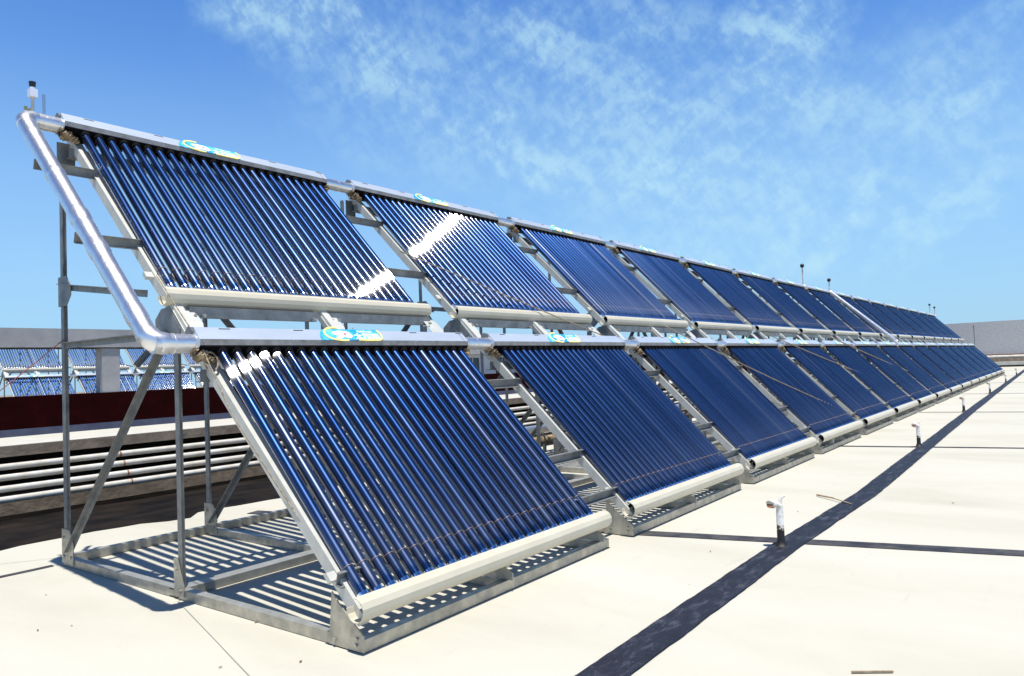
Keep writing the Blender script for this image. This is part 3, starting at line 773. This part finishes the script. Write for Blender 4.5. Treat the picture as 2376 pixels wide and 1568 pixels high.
rope('cord', [(-.03, 1.45, 1.62), (-.055, 1.02, 1.26), (-.04, .80, .93), (.0, .4, .50), (.03, .15, .25)], .0035, 'rope', 'thin tan cord running down the lower slanted beam from the pipe elbow', 'cord')
mb = MB(); mb.tube([(-.02+.035*math.cos(R(t)), .985+.012*math.sin(R(t)), 1.165+.045*math.sin(R(t))) for t in range(-60, 250, 20)], .005, 'rope', 6)
tag(mb.build('rope_loop'), 'brown rope loop hanging over the wool clump at the near end of the lower header', 'rope')

# ------------------------------------------------------------------ supply pipes behind the rack
mb = MB(); mb.tube([(2.7, 3.12, .30), (35.5, 3.12, .30)], .055, 'foil', 14); r_ = None
pr_ = mb.build('supply_pipe'); tag(pr_, 'silver foil wrapped supply pipe running low behind the rack', 'pipe')
mb = MB(); mb.tube([(2.7, 3.0, .18), (35.5, 3.0, .18)], .05, 'wool', 14)
tag(mb.build('supply_pipe'), 'tan insulated supply pipe running below the silver one behind the rack', 'pipe')
for i in range(12):
    x = 3.1+i*2.75
    root = empty('pipe_stand', (x, 3.06, 0))
    mb = MB(); mb.box((-.02, -.12, .0), (.02, -.09, .44), 'galv_dull'); mb.build('upright', root)
    mb = MB(); mb.box((-.02, .10, .0), (.02, .13, .44), 'galv_dull'); mb.build('upright', root)
    mb = MB(); mb.box((-.015, -.09, .118), (.015, .10, .130), 'galv_dull'); mb.box((-.015, -.09, .36), (.015, .10, .372), 'galv_dull'); mb.build('crossbar', root)
    tag(root, 'small steel stand carrying the supply pipes behind the rack', 'pipe stand', 'pipe stands behind the rack')
# ------------------------------------------------------------------ neighbouring block: pipes, ledge, parapet, canopy
YF = 6.2
nb = empty('neighbouring_block', (0, YF, 0))
X0, X1 = -14, 48
def nbox(name, a, b_, mat):
    mb = MB(); mb.box((a[0], a[1]-YF, a[2]), (b_[0], b_[1]-YF, b_[2]), mat); return mb.build(name, nb)
nbox('lower_band', (X0, YF, -.175), (X1, YF+1.0, -.046), 'concrete_brown')
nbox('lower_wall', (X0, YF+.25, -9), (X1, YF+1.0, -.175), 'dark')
nbox('recess_back', (X0, YF+.85, -.046), (X1, YF+1.0, .398), 'dark')  # shade under the ledge painted as a near-black back wall
nbox('ledge', (X0, YF, .399), (X1, 8.2, .505), 'concrete_brown')
nbox('ledge_top', (X0, YF+.004, .505), (X1, 8.2, .510), 'whitewash')
nbox('parapet_plinth', (X0, 7.60, .510), (X1, 7.85, .595), 'bluegrey')
nbox('parapet_wall', (X0, 7.606, .595), (X1, 7.845, .975), 'maroon')
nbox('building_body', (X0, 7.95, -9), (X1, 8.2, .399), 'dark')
tag(nb, 'low maroon parapet block with a whitewashed ledge across the alley behind the rack', 'building')
mb = MB()
cn = empty('concrete_canopy', (2.5, 7.7, .975))
def cbox(name, a, b_, mat):
    mb = MB(); mb.box((a[0]-2.5, a[1]-7.7, a[2]-.975), (b_[0]-2.5, b_[1]-7.7, b_[2]-.975), mat); return mb.build(name, cn)
cbox('beam', (-13, 7.60, 1.55), (4.95, 7.86, 1.780), 'concrete')
cbox('beam_underside_shade', (-13, 7.61, 1.538), (4.95, 7.85, 1.55), 'dark')  # dark strip painting the shade on the beam's underside
for x in (-10., -6.2, -3.6, -.2, 2.45, 3.92):
    cbox('pillar', (x, 7.62, .975), (x+.22, 7.80, 1.538), 'concrete')
tag(cn, 'grey concrete beam on square pillars standing on the maroon parapet at left', 'canopy')
for k in range(4):
    y = (5.79, 5.87, 5.95, 6.03)[k]; z = 1.079+((-.016, .088, .197, .302)[k]-1.079)*(y+2.237)/8.437
    mb = MB(); x = X0+1
    pts = [(X0+.5, y, z)]
    while x < X1: pts.append((x, y+rnd.uniform(-.006, .006), z+rnd.uniform(-.004, .004))); x += 3
    mb.tube(pts, .031, 'pipe_white', 12)
    x = -1.2
    while x < 30: mb.tube([(x, y, z), (x+.015, y, z)], .0335, 'rust', 12); x += 1.55
    tag(mb.build('wall_pipe'), '%s of the four parallel white pipes under the whitewashed ledge' % ('lowest', 'second lowest', 'second highest', 'topmost')[k], 'pipe', 'white pipes under the ledge')

# ------------------------------------------------------------------ far rows of collectors beyond the parapet
FY, FZ = 23.95, .15
ny = 0
for j in range(2, 7):
    xx = 6.93+(j-2)*2.13+0.35
    for src, tr, y, z, row in ((low, lt, LOWY, LOWZ, 'lower'), (upp, ut, UPY, UPZ, 'upper')):
        o = copy_thing(src, tr); o.location = (xx, y+FY, z+FZ)
        tag(o, '%s collector of the second rack beyond the maroon parapet, %s from the left' % (row, ORD[j-2]), 'solar collector', 'collectors on the rack beyond the parapet')
    o = copy_thing(rack0, rt); o.location = (xx, FY, FZ)
    tag(o, 'rack bay of the second rack beyond the maroon parapet, %s from the left' % ORD[j-2], 'steel rack', 'rack bays beyond the parapet')
mb = MB(); mb.box((-20, 22, -9), (46, 34, .145), 'roof'); 
o = mb.build('neighbouring_roof'); tag(o, 'flat roof slab carrying the second rack beyond the maroon parapet', 'building')

# white house with window glimpsed through the gap
hs = empty('white_house', (40, 36, -9))
mb = MB(); mb.box((-9.5, 0, 0), (22, 8, 11.3), 'white_house'); mb.build('wall', hs)
mb = MB(); mb.box((-10, -.5, 11.3), (22.5, 8.5, 11.6), 'concrete'); mb.build('roof', hs)
for k in range(7):
    wx = -5.2+k*3.9
    mb = MB(); mb.box((wx, -.06, 8.7), (wx+1.7, -.003, 11.0), 'window_glass'); w_ = mb.build('window', hs)
    mb = MB(); mb.box((wx+.8, -.10, 8.7), (wx+.88, -.062, 11.0), 'whitewash'); mb.box((wx, -.10, 9.9), (wx+.8, -.062, 9.98), 'whitewash'); mb.build('window_frame', w_)
tag(hs, 'white house wall with dark casement windows seen through the rack gaps', 'house')
# brick-red block seen through the far slots
hb = empty('brick_block', (60, 30, -9))
mb = MB(); mb.box((-5, 0, 0), (40, 10, 10.9), 'maroon'); mb.build('wall', hb)
mb = MB(); mb.box((-5.3, -.3, 10.9), (40.3, 10.3, 11.1), 'whitewash'); mb.build('roof', hb)
tag(hb, 'dark red block glimpsed through the far slots between the collector rows', 'building')

# ------------------------------------------------------------------ far end wall
fw = empty('end_wall', (50, 0, 0))
def wbox(name, a, b_, mat):
    mb = MB(); mb.box((a[0]-50, a[1], a[2]), (b_[0]-50, b_[1], b_[2]), mat); return mb.build(name, fw)
wbox('kerb', (50.0, -16, .0), (50.9, 6, .30), 'whitewash')
wbox('kerb_dark_strip', (49.98, -16, .0), (50.0, 6, .10), 'dark')  # dark strip along the foot of the kerb
wbox('step', (50.5, -16, .30), (50.9, 6, .52), 'concrete_brown')
wbox('coping_strip', (50.82, -16, .66), (50.9, 6, .74), 'rust')
wbox('wall', (50.9, -22, -9), (51.3, 6, 2.73), 'farwall')
tag(fw, 'pale roughcast wall with stepped kerb closing the far end of the roof', 'wall')
mb = MB(); mb.tube([(50.6, -16, .61), (50.6, 6, .61)], .075, 'pipe_white', 12)
tag(mb.build('kerb_pipe'), 'white horizontal pipe along the foot of the far roughcast wall', 'pipe')
mb = MB(); mb.tube([(50.3, 2.32, .30), (50.3, 2.32, 2.48)], .022, 'galv_dull', 8); mb.lump((50.3, 2.32, 2.50), (.05, .05, .05), 'rust', .02, 10, 6)
tag(mb.build('thin_mast'), 'thin grey mast with a knob against the far roughcast wall', 'mast')
